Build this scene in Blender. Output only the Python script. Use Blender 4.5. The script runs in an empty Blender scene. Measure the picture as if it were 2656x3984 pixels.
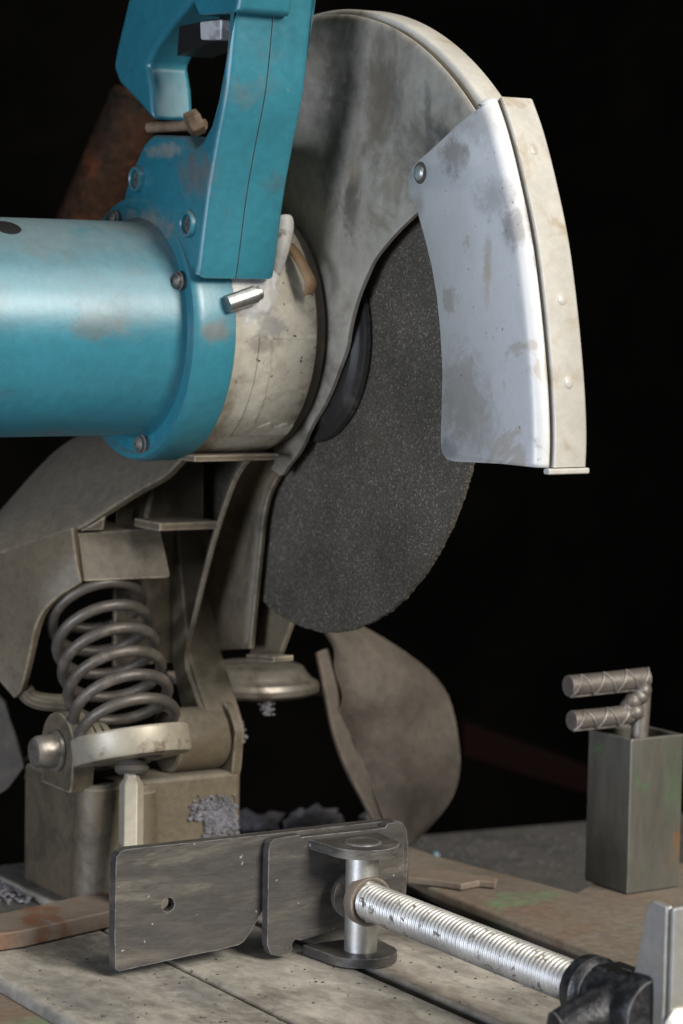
import bpy, bmesh, math, random
from mathutils import Vector, Matrix
from mathutils import noise as mnoise
from mathutils.geometry import tessellate_polygon
random.seed(7)
S = bpy.context.scene
COL = S.collection
MM = 0.001
V = Vector

# ------------------------------------------------------------------ camera (mm, world: X = motor axis, -Y = saw front)
CAM = V((-654.8, -1076.8, 27.0)); YAW, PITCH, ROLL = .5573, .089, .0193
FPX = 10000 * 1568 / 2656.0
cf = V((math.sin(YAW)*math.cos(PITCH), math.cos(YAW)*math.cos(PITCH), -math.sin(PITCH)))
cr = V((math.cos(YAW), -math.sin(YAW), 0)); cu = cr.cross(cf)
cr, cu = cr*math.cos(ROLL)+cu*math.sin(ROLL), -cr*math.sin(ROLL)+cu*math.cos(ROLL)
cd = bpy.data.cameras.new('camera'); cam = bpy.data.objects.new('camera', cd); COL.objects.link(cam)
M3 = Matrix((cr, cu, -cf)).transposed()
cam.matrix_world = Matrix.Translation(CAM*MM) @ M3.to_4x4()
cd.sensor_fit = 'VERTICAL'; cd.sensor_height = 22.3; cd.sensor_width = 14.9
cd.lens = 22.3*10000/3984.0
cd.clip_start = .02; cd.clip_end = 60
cd.dof.use_dof = True; cd.dof.focus_distance = 1.14; cd.dof.aperture_fstop = 6.3
S.camera = cam
# ------------------------------------------------------------------ world, lamps, exposure
w = bpy.data.worlds.new('World'); S.world = w; w.use_nodes = True
w.node_tree.nodes['Background'].inputs[0].default_value = (.55, .6, .7, 1)
w.node_tree.nodes['Background'].inputs[1].default_value = .006
def area(name, loc, aim, sx, sy, watts, col, spread=180):
    l = bpy.data.lights.new(name, 'AREA'); l.shape = 'RECTANGLE'; l.size = sx; l.size_y = sy
    l.energy = watts; l.color = col; l.spread = math.radians(spread)
    o = bpy.data.objects.new(name, l); COL.objects.link(o); o.location = loc
    o.rotation_euler = (V(aim)-V(loc)).to_track_quat('-Z', 'Y').to_euler()
    return o
area('roof_light', (.25, -1.35, 1.75), (-.02, 0, .0), 1.1, .7, 26, (1, .96, .90))
area('front_window_light', (.36, -2.10, .98), (-.02, 0, -.1), .75, .75, 74, (1, .965, .90))
area('front_left_fill', (-1.35, -1.60, .55), (-.02, -.05, -.1), .9, 1.1, 2.0, (.84, .91, 1))  # soft fill added at front left to brighten arm and seat
area('side_window_light', (-1.95, -.62, -.10), (.0, -.19, -.05), .8, .7, 32, (.76, .84, 1))
S.view_settings.view_transform = 'Standard'; S.view_settings.look = 'None'
S.view_settings.exposure = 0; S.view_settings.gamma = 1

# ------------------------------------------------------------------ helpers
def ray(x, y): return cf + cr*((x-784)/FPX) + cu*((1176-y)/FPX)
def at(x, y, ax, v):
    d = ray(x, y); i = 'xyz'.index(ax); return CAM + d*((v-CAM[i])/d[i])
def atd(x, y, dep): return CAM + ray(x, y)*dep
def yz(pts, X): return [(p.y, p.z) for p in (at(x, y, 'x', X) for x, y in pts)]
def smooth(pts, n=4, closed=False):
    """Catmull-Rom resample"""
    out = []; P = [V(p) for p in pts]; N = len(P)
    for i in range(N if closed else N-1):
        a, b, c, d = (P[(i-1) % N], P[i], P[(i+1) % N], P[(i+2) % N]) if closed else (P[max(i-1, 0)], P[i], P[i+1], P[min(i+2, N-1)])
        for k in range(n):
            t = k/n
            out.append(.5*((2*b)+(c-a)*t+(2*a-5*b+4*c-d)*t*t+(3*b-a-3*c+d)*t**3))
    if not closed: out.append(P[-1])
    return out
class MB:
    def __init__(s): s.v = []; s.f = []; s.sm = []
    def add(s, vs, fs):
        o = len(s.v); s.v += [V(q) for q in vs]; s.f += [[o+i for i in f] for f in fs]; return s
    def prism(s, pts, w0, w1, frame=None):
        """extrude polygon pts(u,v) from w0 to w1; frame maps (u,v,w)->xyz ; default u=Y v=Z w=X"""
        fr = frame or (lambda u, v, w: (w, u, v)); n = len(pts)
        vs = [fr(p[0], p[1], w0) for p in pts]+[fr(p[0], p[1], w1) for p in pts]
        tr = tessellate_polygon([[V((p[0], p[1], 0)) for p in pts]])
        fs = [list(t) for t in tr]+[[q+n for q in t[::-1]] for t in tr]+[[i, i+n, (i+1) % n+n, (i+1) % n] for i in range(n)]
        return s.add(vs, fs)
    def box(s, lo, hi):
        a, b = lo, hi
        return s.prism([(a[1], a[2]), (b[1], a[2]), (b[1], b[2]), (a[1], b[2])], a[0], b[0])
    def lathe(s, o, ax, prof, seg=64, a0=0, a1=360, ref=None, jit=0, caps=True):
        o = V(o); ax = V(ax).normalized()
        ref = V(ref) if ref else (V((0, 0, 1)) if abs(ax.z) < .9 else V((0, -1, 0)))
        e1 = (ref-ax*ref.dot(ax)).normalized(); e2 = ax.cross(e1)
        full = abs(a1-a0) >= 359.9; n = seg if full else seg+1; vs = []
        for i in range(n):
            t = math.radians(a0+(a1-a0)*i/seg); d = e1*math.cos(t)+e2*math.sin(t)
            for (h, r) in prof:
                vs.append(o+ax*h+d*(r+(random.uniform(-jit, jit) if jit else 0)))
        m = len(prof); fs = []
        for i in range(seg):
            j = (i+1) % n
            for k in range(m-1): fs.append([i*m+k, i*m+k+1, j*m+k+1, j*m+k])
        if full and caps:
            if prof[0][1] > 1e-6: fs.append([i*m for i in range(n)])
            if prof[-1][1] > 1e-6: fs.append([i*m+m-1 for i in range(n)][::-1])
        return s.add(vs, fs)
    def tube(s, path, r, seg=12, cap=True, prof=None):
        P = [V(p) for p in path]; n = len(P); vs = []; fs = []
        t = (P[1]-P[0]).normalized(); e = t.orthogonal().normalized()
        for i in range(n):
            t = (P[min(i+1, n-1)]-P[max(i-1, 0)]).normalized(); e = (e-t*e.dot(t)).normalized(); b = t.cross(e)
            rr = r(i/(n-1)) if callable(r) else r
            for k in range(seg):
                a = 2*math.pi*k/seg; vs.append(P[i]+(e*math.cos(a)+b*math.sin(a))*rr)
        for i in range(n-1):
            for k in range(seg):
                q = (k+1) % seg; fs.append([i*seg+k, i*seg+q, (i+1)*seg+q, (i+1)*seg+k])
        if cap: fs.append(list(range(seg))[::-1]); fs.append([(n-1)*seg+k for k in range(seg)])
        return s.add(vs, fs)
    def poly(s, idx, ax=0):
        P = [V((s.v[i][(ax+1) % 3], s.v[i][(ax+2) % 3], 0)) for i in idx]
        s.f += [[idx[q] for q in t] for t in tessellate_polygon([P])]; return s
    def grid(s, rows, closed=False):
        m = len(rows[0]); vs = [p for r in rows for p in r]; fs = []
        for i in range(len(rows)-1):
            for k in range(m if closed else m-1):
                q = (k+1) % m; fs.append([i*m+k, i*m+q, (i+1)*m+q, (i+1)*m+k])
        return s.add(vs, fs)
    def blob(s, c, r, sub=2, jit=.2, sq=(1, 1, 1)):
        bm = bmesh.new(); bmesh.ops.create_icosphere(bm, subdivisions=sub, radius=1); bm.verts.ensure_lookup_table()
        vs = [V(c)+V((q.co.x*sq[0], q.co.y*sq[1], q.co.z*sq[2]))*r*(1+random.uniform(-jit, jit)) for q in bm.verts]
        fs = [[q.index for q in f.verts] for f in bm.faces]; bm.free(); return s.add(vs, fs)
    def build(s, name, mat, parent=None, bevel=0, ang=35, solid=0, seg=2, sub=0, flat=False, off=-1):
        me = bpy.data.meshes.new(name); me.from_pydata([q*MM for q in s.v], [], s.f)
        bm = bmesh.new(); bm.from_mesh(me); bmesh.ops.recalc_face_normals(bm, faces=bm.faces); bm.to_mesh(me); bm.free()
        if not flat:
            me.polygons.foreach_set('use_smooth', [True]*len(me.polygons)); me.set_sharp_from_angle(angle=math.radians(ang))
        o = bpy.data.objects.new(name, me); COL.objects.link(o); me.materials.append(mat)
        if solid:
            m = o.modifiers.new('solid', 'SOLIDIFY'); m.thickness = solid*MM; m.offset = off
        if bevel:
            m = o.modifiers.new('bevel', 'BEVEL'); m.width = bevel*MM; m.segments = seg; m.limit_method = 'ANGLE'; m.angle_limit = math.radians(ang); m.harden_normals = True
        if sub:
            m = o.modifiers.new('sub', 'SUBSURF'); m.levels = sub; m.render_levels = sub
        if parent: o.parent = parent; o.matrix_parent_inverse = parent_inv.get(parent.name, Matrix())
        return o
parent_inv = {}
def thing(name, label, cat, loc, group=None):
    o = bpy.data.objects.new(name, None); COL.objects.link(o); o.empty_display_size = .02
    o.location = V(loc)*MM; o['label'] = label; o['category'] = cat
    if group: o['group'] = group
    parent_inv[o.name] = Matrix.Translation(-V(loc)*MM); return o
def tag(o, label, cat, group=None):
    o['label'] = label; o['category'] = cat
    if group: o['group'] = group
    return o

# ------------------------------------------------------------------ materials
TZ0 = -285.0
def mat(name, base, dirt=None, dscale=40, dlo=.5, dhi=.65, rough=.5, drough=None, metal=0, bump=.0, bscale=600,
        spec=.5, edge=None, ewid=.8, fleck=None, fscale=700, fth=.06, d2=None, d2scale=12, d2lo=.55, d2hi=.62, coat=0, stretch=None, dust=None, stains=(), fine=190, famp=.07):
    m = bpy.data.materials.new(name); m.use_nodes = True; nt = m.node_tree; N = nt.nodes; L = nt.links
    b = N['Principled BSDF']; tc = N.new('ShaderNodeTexCoord'); vec = tc.outputs['Object']
    def noise(sc, det=6, r=.6, dist=0, vv=None):
        n = N.new('ShaderNodeTexNoise'); n.inputs['Scale'].default_value = sc; n.inputs['Detail'].default_value = det
        n.inputs['Roughness'].default_value = r; n.inputs['Distortion'].default_value = dist; L.new(vv or vec, n.inputs['Vector']); return n.outputs['Fac']
    def ramp(f, lo, hi):
        n = N.new('ShaderNodeMapRange'); n.inputs[1].default_value = lo; n.inputs[2].default_value = hi; n.interpolation_type = 'SMOOTHSTEP'; L.new(f, n.inputs[0]); return n.outputs[0]
    def mix(f, a, c):
        n = N.new('ShaderNodeMix'); n.data_type = 'RGBA'
        if hasattr(f, 'links'): L.new(f, n.inputs[0])
        else: n.inputs[0].default_value = f
        for i, q in ((6, a), (7, c)):
            if hasattr(q, 'links'): L.new(q, n.inputs[i])
            else: n.inputs[i].default_value = (*q, 1)
        return n.outputs[2]
    def mixf(f, a, c):
        n = N.new('ShaderNodeMix'); L.new(f, n.inputs[0])
        for i, q in ((2, a), (3, c)):
            if hasattr(q, 'links'): L.new(q, n.inputs[i])
            else: n.inputs[i].default_value = q
        return n.outputs[0]
    sv = vec
    if stretch:
        mp = N.new('ShaderNodeMapping'); mp.inputs['Scale'].default_value = stretch; L.new(vec, mp.inputs['Vector']); sv = mp.outputs[0]
    # slight tonal variation
    v0 = noise(dscale*.35, 3)
    c = mix(ramp(v0, .3, .75), tuple(q*.82 for q in base), tuple(min(1, q*1.14) for q in base))
    r = None
    if dirt:
        k = ramp(noise(dscale, 6, .65, .4, sv), dlo, dhi); c = mix(k, c, dirt); r = mixf(k, rough, drough if drough is not None else rough)
    if d2:
        k2 = ramp(noise(d2scale, 7, .62, .6), d2lo, d2hi); c = mix(k2, c, d2)
    for (pos, rad, col_, amt) in stains:
        mp = N.new('ShaderNodeMapping'); mp.vector_type = 'TEXTURE'; mp.inputs['Location'].default_value = [q*MM for q in pos]; mp.inputs['Scale'].default_value = [q*MM for q in rad]
        L.new(vec, mp.inputs['Vector']); ln = N.new('ShaderNodeVectorMath'); ln.operation = 'LENGTH'; L.new(mp.outputs[0], ln.inputs[0])
        ad = N.new('ShaderNodeMath'); ad.operation = 'MULTIPLY_ADD'; L.new(noise(120, 6, .72, .6), ad.inputs[0]); ad.inputs[1].default_value = 2.4; L.new(ln.outputs['Value'], ad.inputs[2])
        k4 = ramp(ad.outputs[0], 2.4, 1.5); m4 = N.new('ShaderNodeMath'); m4.operation = 'MULTIPLY'; L.new(k4, m4.inputs[0]); m4.inputs[1].default_value = amt*.85
        c = mix(m4.outputs[0], c, col_)
    if fleck:
        k3 = ramp(noise(fscale, 2, .5), .5+fth*2.6, .5+fth*2.6+.03); c = mix(k3, c, fleck)
    if dust:
        g = N.new('ShaderNodeNewGeometry'); sx = N.new('ShaderNodeSeparateXYZ'); L.new(g.outputs['Normal'], sx.inputs[0])
        mm_ = N.new('ShaderNodeMath'); mm_.operation = 'MULTIPLY'; L.new(ramp(sx.outputs['Z'], .25, .95), mm_.inputs[0]); L.new(ramp(noise(dscale*.8, 6), .25, .55), mm_.inputs[1])
        c = mix(mm_.outputs[0], c, dust)
        r = mixf(mm_.outputs[0], r if r else rough, .85)
    mu = N.new('ShaderNodeMix'); mu.data_type = 'RGBA'; mu.blend_type = 'MULTIPLY'; mu.inputs[0].default_value = 1
    L.new(c, mu.inputs[6]); L.new(mix(ramp(noise(fine, 5, .7, .3, sv), .32, .68), (1-1.5*famp,)*3, (1+.8*famp,)*3), mu.inputs[7]); c = mu.outputs[2]
    if edge:  # paler edges: wear, with caught highlights painted in as well
        bv = N.new('ShaderNodeBevel'); bv.samples = 3; bv.inputs['Radius'].default_value = ewid*MM
        g = N.new('ShaderNodeNewGeometry'); dt = N.new('ShaderNodeVectorMath'); dt.operation = 'DOT_PRODUCT'
        L.new(bv.outputs[0], dt.inputs[0]); L.new(g.outputs['Normal'], dt.inputs[1])
        e = ramp(dt.outputs['Value'], .985, .90); ee = N.new('ShaderNodeMath'); ee.operation = 'MULTIPLY'; L.new(e, ee.inputs[0]); L.new(ramp(noise(150, 4), .3, .6), ee.inputs[1])
        c = mix(ee.outputs[0], c, edge)
    L.new(c, b.inputs['Base Color'])
    if r: L.new(r, b.inputs['Roughness'])
    else: b.inputs['Roughness'].default_value = rough
    b.inputs['Metallic'].default_value = metal; b.inputs['Specular IOR Level'].default_value = spec
    b.inputs['Coat Weight'].default_value = coat; b.inputs['Coat Roughness'].default_value = .34
    if bump:
        bn = N.new('ShaderNodeBump'); bn.inputs['Strength'].default_value = bump; bn.inputs['Distance'].default_value = .001
        L.new(noise(bscale, 4, .6, 0, sv), bn.inputs['Height']); L.new(bn.outputs[0], b.inputs['Normal'])
    return m
def stn(x, y, ax, v, r, col_, amt): return (at(x, y, ax, v), r, col_, amt)
SH_ST = [stn(1045, 358, 'x', -16, (20, 13, 9), (.20, .165, .14), .8), stn(1060, 905, 'x', -16, (20, 21, 22), (.30, .28, .25), .8), stn(1085, 970, 'x', -16, (20, 22, 16), (.34, .32, .29), .7),
         stn(1118, 610, 'x', -16, (20, 3.5, 17), (.38, .29, .20), .75), stn(1178, 520, 'x', -16, (20, 8, 11), (.16, .14, .13), .7), stn(1130, 455, 'x', -16, (20, 16, 9), (.24, .21, .19), .55),
         stn(960, 470, 'x', -16, (20, 5, 8), (.28, .23, .2), .6), stn(1030, 1035, 'x', -16, (20, 9, 6), (.25, .26, .28), .7), stn(1100, 290, 'x', -16, (20, 14, 9), (.38, .35, .31), .6)]
TL_ST = [stn(225, 745, 'y', -20, (17, 25, 9), (.085, .10, .095), .75), stn(95, 555, 'y', 0, (16, 30, 10), (.12, .11, .09), .7), stn(300, 520, 'y', 20, (26, 30, 10), (.20, .17, .13), .75), stn(490, 760, 'y', -30, (9, 20, 7), (.12, .10, .08), .8),
         stn(455, 400, 'y', -30, (6, 20, 12), (.13, .085, .06), .7), stn(560, 110, 'y', -45, (9, 20, 9), (.05, .10, .11), .7), stn(685, 170, 'y', -45, (5, 20, 12), (.05, .07, .07), .7), stn(600, 420, 'y', -35, (8, 20, 7), (.05, .08, .085), .6), stn(380, 345, 'x', -85, (9, 20, 4), (.25, .23, .19), .7)]
CR_ST = [stn(620, 750, 'y', -28, (9, 20, 8), (.17, .16, .155), .8), stn(600, 790, 'y', -28, (12, 20, 4), (.15, .13, .11), .7), stn(700, 930, 'y', -10, (14, 20, 10), (.06, .05, .04), .8), stn(735, 600, 'y', -20, (10, 20, 14), (.13, .10, .07), .6), stn(560, 985, 'y', -10, (22, 20, 7), (.22, .18, .13), .6)]
GD_ST = [stn(800, 480, 'x', -11, (9, 9, 16), (.06, .055, .045), .75), stn(780, 150, 'x', -11, (9, 14, 26), (.07, .06, .045), .6), stn(860, 250, 'x', -11, (9, 13, 26), (.16, .125, .08), .6), stn(760, 330, 'x', -11, (9, 12, 36), (.075, .068, .058), .6), stn(1015, 330, 'x', -11, (9, 8, 9), (.05, .045, .04), .7), stn(900, 420, 'x', -11, (9, 16, 14), (.18, .14, .09), .5), stn(980, 300, 'x', -11, (9, 4, 24), (.06, .06, .055), .6)]
PO_ST = [stn(1512, 1905, 'y', -62, (9, 40, 8), (.30, .105, .035), .75), stn(1500, 1940, 'y', -62, (11, 40, 10), (.20, .13, .06), .6), stn(1540, 1760, 'y', -62, (6, 40, 14), (.09, .22, .08), .8), stn(1490, 1780, 'y', -62, (9, 40, 22), (.10, .17, .08), .6)]
PL_ST = [stn(440, 2275, 'z', TZ0, (15, 40, 9), (.13, .12, .115), .8), stn(180, 2290, 'z', TZ0, (14, 60, 9), (.15, .14, .13), .8), stn(130, 2165, 'z', TZ0, (26, 30, 9), (.09, .08, .062), .8), stn(1000, 2270, 'z', TZ0, (10, 60, 9), (.24, .19, .14), .6)]
TEAL = mat('teal_paint', (.022, .158, .205), (.085, .10, .095), 22, .56, .80, .40, .6, bump=.35, bscale=48, d2=(.006, .085, .11), d2scale=14, d2lo=.55, d2hi=.75, edge=(.15, .135, .11), ewid=.5, coat=.35, stains=TL_ST, fleck=(.12, .16, .165), fscale=420, fth=.095, dust=(.09, .135, .145))
CREAM = mat('cream_paint', (.46, .425, .345), (.20, .16, .11), 34, .49, .72, .48, .7, bump=.2, bscale=300, fleck=(.05, .04, .03), fscale=330, fth=.075, edge=(.6, .56, .48), ewid=.7, stains=CR_ST, famp=.08)
WHITE = mat('white_pad_paint', (.52, .505, .48), (.2, .18, .16), 50, .58, .66, .5, .7, bump=.25, bscale=200)
CAST = mat('olive_casting', (.110, .087, .055), (.045, .035, .023), 24, .46, .70, .52, .75, bump=.2, bscale=700, edge=(.44, .37, .27), ewid=1.5, dust=(.17, .145, .108), famp=.13, fine=260)
GUARD = mat('guard_paint', (.33, .302, .252), (.12, .104, .08), 17, .44, .68, .42, .6, bump=.12, bscale=260, d2=(.20, .17, .125), d2scale=26, d2lo=.5, d2hi=.7, edge=(.5, .46, .4), ewid=.7, stains=GD_ST, famp=.1, fine=120)
SHIELD = mat('pale_shield_paint', (.60, .60, .595), (.22, .20, .18), 19, .60, .70, .36, .6, bump=.12, bscale=300, fleck=(.10, .08, .07), fscale=520, fth=.085, d2=(.42, .39, .35), d2scale=30, d2lo=.58, d2hi=.64, stains=SH_ST, famp=.025)
RIM = mat('pale_rim_paint', (.43, .41, .365), (.32, .27, .20), 40, .50, .68, .38, .5, bump=.2, bscale=160, edge=(.7, .67, .6), ewid=.6, famp=.05)
DARK = mat('dark_steel', (.080, .073, .066), (.155, .138, .112), 32, .46, .68, .45, .6, metal=.35, bump=.2, bscale=500, edge=(.42, .42, .45), ewid=.5, fleck=(.34, .33, .32), fscale=260, fth=.085, stretch=(.45, 1, 1.8), famp=.16, fine=150)
FLANGE = mat('black_flange', (.016, .014, .012), (.05, .044, .036), 60, .5, .7, .55, .7)
ZINC = mat('zinc_plate', (.66, .64, .60), (.36, .31, .24), 60, .54, .70, .42, .55, metal=.85, bump=.1, bscale=900)
SCREWM = mat('threaded_zinc', (.56, .545, .515), (.16, .14, .11), 170, .545, .66, .45, .65, metal=.7)
SPRING = mat('spring_steel', (.10, .086, .072), (.16, .135, .11), 90, .5, .7, .42, .6, metal=.25, bump=.15, bscale=900)
CUP = mat('spring_cup_zinc', (.34, .305, .235), (.14, .10, .065), 60, .55, .68, .45, .6, metal=.25, edge=(.5, .42, .33), ewid=.8)
BLACK = mat('black_cast_iron', (.016, .016, .018), (.03, .03, .032), 200, .45, .6, .33, .5, metal=.2, bump=.35, bscale=500, edge=(.30, .29, .29), ewid=1.2)
PLATE = mat('dusty_base', (.36, .33, .28), (.13, .113, .092), 22, .44, .72, .7, .8, bump=.25, bscale=400, fleck=(.07, .06, .05), fscale=210, fth=.085, d2=(.20, .185, .17), d2scale=9, d2lo=.55, d2hi=.62, edge=(.40, .37, .33), ewid=1.0, stretch=(1, .5, 1), stains=PL_ST, famp=.2, fine=120)
BENCH = mat('green_worn_frame', (.175, .145, .112), (.165, .115, .08), 18, .48, .66, .62, .75, bump=.2, bscale=500, d2=(.135, .18, .10), d2scale=16, d2lo=.585, d2hi=.68, edge=(.30, .27, .22), ewid=.8, famp=.14)
POST = mat('green_worn_tube', (.145, .138, .115), (.08, .072, .06), 30, .45, .7, .40, .55, metal=.45, bump=.1, bscale=500, d2=(.10, .19, .08), d2scale=40, d2lo=.60, d2hi=.72, edge=(.55, .53, .5), ewid=.7, stretch=(1, 1, .25), stains=PO_ST)
GREY = mat('grey_dust', (.060, .056, .052), (.036, .034, .031), 60, .45, .65, .9, .9, bump=.8, bscale=420, fleck=(.42, .42, .43), fscale=500, fth=.07)
RUST = mat('rusty_pipe', (.024, .0125, .008), (.058, .019, .009), 30, .48, .66, .8, .85, bump=.5, bscale=500, d2=(.010, .008, .006), d2scale=18, d2lo=.5, d2hi=.66, spec=.05, famp=.3)
RUSTBAR = mat('rusty_bar', (.165, .13, .10), (.15, .07, .036), 30, .5, .66, .7, .8, bump=.3, bscale=400, edge=(.42, .36, .3), ewid=.7)
RUSTBOLT = mat('rusty_bolt', (.20, .135, .08), (.10, .06, .035), 90, .45, .65, .75, .8, bump=.5, bscale=700)
REBAR = mat('rebar_steel', (.17, .148, .128), (.10, .08, .065), 80, .5, .68, .45, .6, metal=.45, bump=.25, bscale=700, edge=(.5, .47, .43), ewid=.5)
LEATHER = mat('brown_leather', (.076, .062, .048), (.046, .037, .029), 20, .42, .7, .85, .9, bump=.6, bscale=900, edge=(.24, .19, .15), ewid=1.2, d2=(.17, .10, .065), d2scale=12, d2lo=.6, d2hi=.75, famp=.14)
PIN = mat('pin_steel', (.5, .48, .46), (.3, .28, .25), 200, .5, .7, .3, .5, metal=.9)
TRIG = mat('black_plastic', (.012, .012, .012), rough=.45)
NUTM = mat('silver_switch', (.5, .5, .5), (.3, .3, .3), 90, .5, .6, .45, metal=.2)
BROWN = mat('brown_strap', (.19, .115, .055), (.10, .06, .03), 70, .45, .65, .6, bump=.4, bscale=500)
WALL = mat('dark_back_wall', (.0048, .0043, .0037), (.0026, .0024, .0021), 3, .4, .6, 1, spec=.02)
REDB = mat('dark_red_beam', (.006, .0015, .001), (.004, .0015, .001), 10, .4, .6, .95, spec=.05)
VOID = mat('black_gap_shade', (.008, .007, .006), rough=1, spec=.02)  # near-black colour for painted shade in grooves, seams and gaps
DARKZ = mat('dark_zinc', (.26, .235, .20), (.10, .082, .06), 60, .46, .66, .36, .6, metal=.6)
GASKET = mat('gasket_grime', (.07, .06, .048), (.09, .075, .06), 120, .5, .65, .8)
BRACKET = mat('bracket_steel', (.30, .295, .28), (.25, .235, .19), 20, .45, .65, .38, .45, metal=.4, edge=(.7, .7, .72), ewid=.7)
CHIPB = mat('blue_chips', (.10, .30, .45), (.35, .42, .5), 200, .4, .6, .6)
CHIPG = mat('grey_chips', (.21, .20, .225), (.13, .125, .135), 200, .4, .6, .7)

def abrasive():
    m = bpy.data.materials.new('abrasive_grit'); m.use_nodes = True; nt = m.node_tree; N = nt.nodes; L = nt.links; b = N['Principled BSDF']
    tc = N.new('ShaderNodeTexCoord')
    def vor(sc, rnd=1):
        v = N.new('ShaderNodeTexVoronoi'); v.inputs['Scale'].default_value = sc; L.new(tc.outputs['Object'], v.inputs['Vector']); return v
    v1 = vor(1350); sp = N.new('ShaderNodeSeparateColor'); L.new(v1.outputs['Color'], sp.inputs[0])
    no = N.new('ShaderNodeTexNoise'); no.inputs['Scale'].default_value = 22; no.inputs['Detail'].default_value = 4; L.new(tc.outputs['Object'], no.inputs['Vector'])
    r = N.new('ShaderNodeValToRGB'); e = r.color_ramp.elements
    e[0].position = 0; e[0].color = (.052, .046, .037, 1); e[1].position = 1; e[1].color = (.21, .198, .18, 1)
    k = e.new(.55); k.color = (.078, .070, .057, 1); k = e.new(.88); k.color = (.105, .095, .079, 1); k = e.new(.95); k.color = (.15, .14, .125, 1)
    L.new(sp.outputs[0], r.inputs[0])
    mx = N.new('ShaderNodeMix'); mx.data_type = 'RGBA'; mx.blend_type = 'MULTIPLY'; mx.inputs[0].default_value = .75
    r2 = N.new('ShaderNodeValToRGB'); r2.color_ramp.elements[0].position = .35; r2.color_ramp.elements[0].color = (.58, .53, .42, 1); r2.color_ramp.elements[1].position = .65; r2.color_ramp.elements[1].color = (1.08, 1, .88, 1)
    L.new(no.outputs['Fac'], r2.inputs[0]); L.new(r.outputs[0], mx.inputs[6]); L.new(r2.outputs[0], mx.inputs[7]); L.new(mx.outputs[2], b.inputs['Base Color'])
    rr = N.new('ShaderNodeMapRange'); rr.inputs[1].default_value = .80; rr.inputs[2].default_value = .97; rr.inputs[3].default_value = .85; rr.inputs[4].default_value = .35; L.new(sp.outputs[1], rr.inputs[0]); L.new(rr.outputs[0], b.inputs['Roughness'])
    bp = N.new('ShaderNodeBump'); bp.inputs['Strength'].default_value = .9; bp.inputs['Distance'].default_value = .0008; L.new(sp.outputs[2], bp.inputs['Height']); L.new(bp.outputs[0], b.inputs['Normal'])
    return m
GRIT = abrasive()

# ================================================================== setting
TZ = -285.0
o = MB().add([(-900, -600, -309), (1600, -600, -309), (1600, 60, -309), (-900, 330, -309)], [[0, 1, 2, 3]]).build('ground', GREY); o['kind'] = 'structure'
o = MB().box((-2600, 2400, -1200), (4200, 2440, 2600)).build('back_wall', WALL); o['kind'] = 'structure'

# ================================================================== the cut-off saw
saw = thing('cutoff_saw', 'teal and cream abrasive cut-off saw with its arm raised over a dusty base', 'saw', (0, 60, TZ))
AX = (0, 1, 0)
MC = V((0, 31, 3))      # motor axis

# --- abrasive disc
mb = MB(); NS = 620; R0 = 144.4
rows = []
jr = [random.uniform(-.5, .4)+.5*mnoise.fractal(V((_*.05, 4, 0)), .6, 2, 3) for _ in range(NS)]
vs = []; fs = []
prof = [(-0.0, 20), (0, 60), (0, 110), (0, R0-.8), (.4, R0), (2.6, R0), (3, R0-.8), (3, 20)]
for i in range(NS):
    a = 2*math.pi*i/NS
    for (x, r) in prof:
        q = r+(jr[i] if r > 140 else 0); vs.append((x, q*math.cos(a), q*math.sin(a)))
n = len(prof)
for i in range(NS):
    j = (i+1) % NS
    for k in range(n-1): fs.append([i*n+k, i*n+k+1, j*n+k+1, j*n+k])
disc = MB().add(vs, fs).build('abrasive_disc', GRIT, saw, ang=50); disc['label'] = 'dark gritty abrasive disc with a ragged worn edge'
MB().lathe((0, 0, 0), (-1, 0, 0), [(0.05, 51), (1.5, 51.4), (3.4, 50.6), (3.8, 49), (3.4, 46), (3.8, 44.5), (6.0, 42), (6.4, 38), (5, 34), (4.5, 20), (4.5, 0)], 96).build('flange', FLANGE, disc)

# --- fixed wheel guard
GC = (-17, -36); GR = 190.5
def garc(a, r): t = math.radians(a); return (GC[0]-r*math.cos(t), GC[1]+r*math.sin(t))
edge = yz([(955, 484), (910, 527), (873, 569), (849, 603), (831, 643), (818, 675), (807, 709), (796, 756), (789, 799), (775, 838), (757, 886), (736, 933), (710, 975), (683, 1033), (658, 1066), (640, 1092)], -11)
edge = [tuple(p[:2]) for p in smooth([(a, b, 0) for a, b in edge], 3)]
outl = [garc(a, GR-3) for a in range(106, 27, -2)] + [garc(24, 150)] + edge + yz([(618, 1078), (628, 1052)], -11) + [(26, -52), (34, 148)]
guard = MB().prism(outl, -9.6, -7.4).build('wheel_guard', GUARD, saw, bevel=.6)
fprof = [(-9.4, 158), (-9.9, 160), (-10.6, 163), (-11.0, 166), (-11.2, 184), (-10.9, 187), (-10.4, GR-1.4), (-9.8, GR-1.0), (-9.4, GR-1.6), (-9.3, GR-6)]
rprof = [(-6.2, GR-6), (-6.1, GR-.2), (-5.6, GR+1.2), (-4.8, GR+1.7), (6.5, GR+1.8), (8, GR+.6), (8.2, GR-3), (7, GR-3.4)]
MB().lathe((0, *GC), (-1, 0, 0), [(-x, r) for x, r in fprof], 90, 16, -52, ref=(0, 0, 1)).build('face_band', GUARD, guard, ang=50)
MB().lathe((0, *GC), (-1, 0, 0), [(-x, r) for x, r in rprof], 90, 16, -52, ref=(0, 0, 1)).build('rim', RIM, guard, ang=40)
MB().lathe((0, *GC), (-1, 0, 0), [(9.6, GR-6), (5.8, GR-6)], 90, 16, -52, ref=(0, 0, 1)).build('rim_groove', VOID, guard)  # black band painting the shade inside the groove
MB().prism([garc(a, GR-4) for a in range(106, 38, -3)]+[garc(a, 120) for a in range(38, 107, 10)], 6.0, 8.0).build('back_plate', GUARD, guard)

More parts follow.
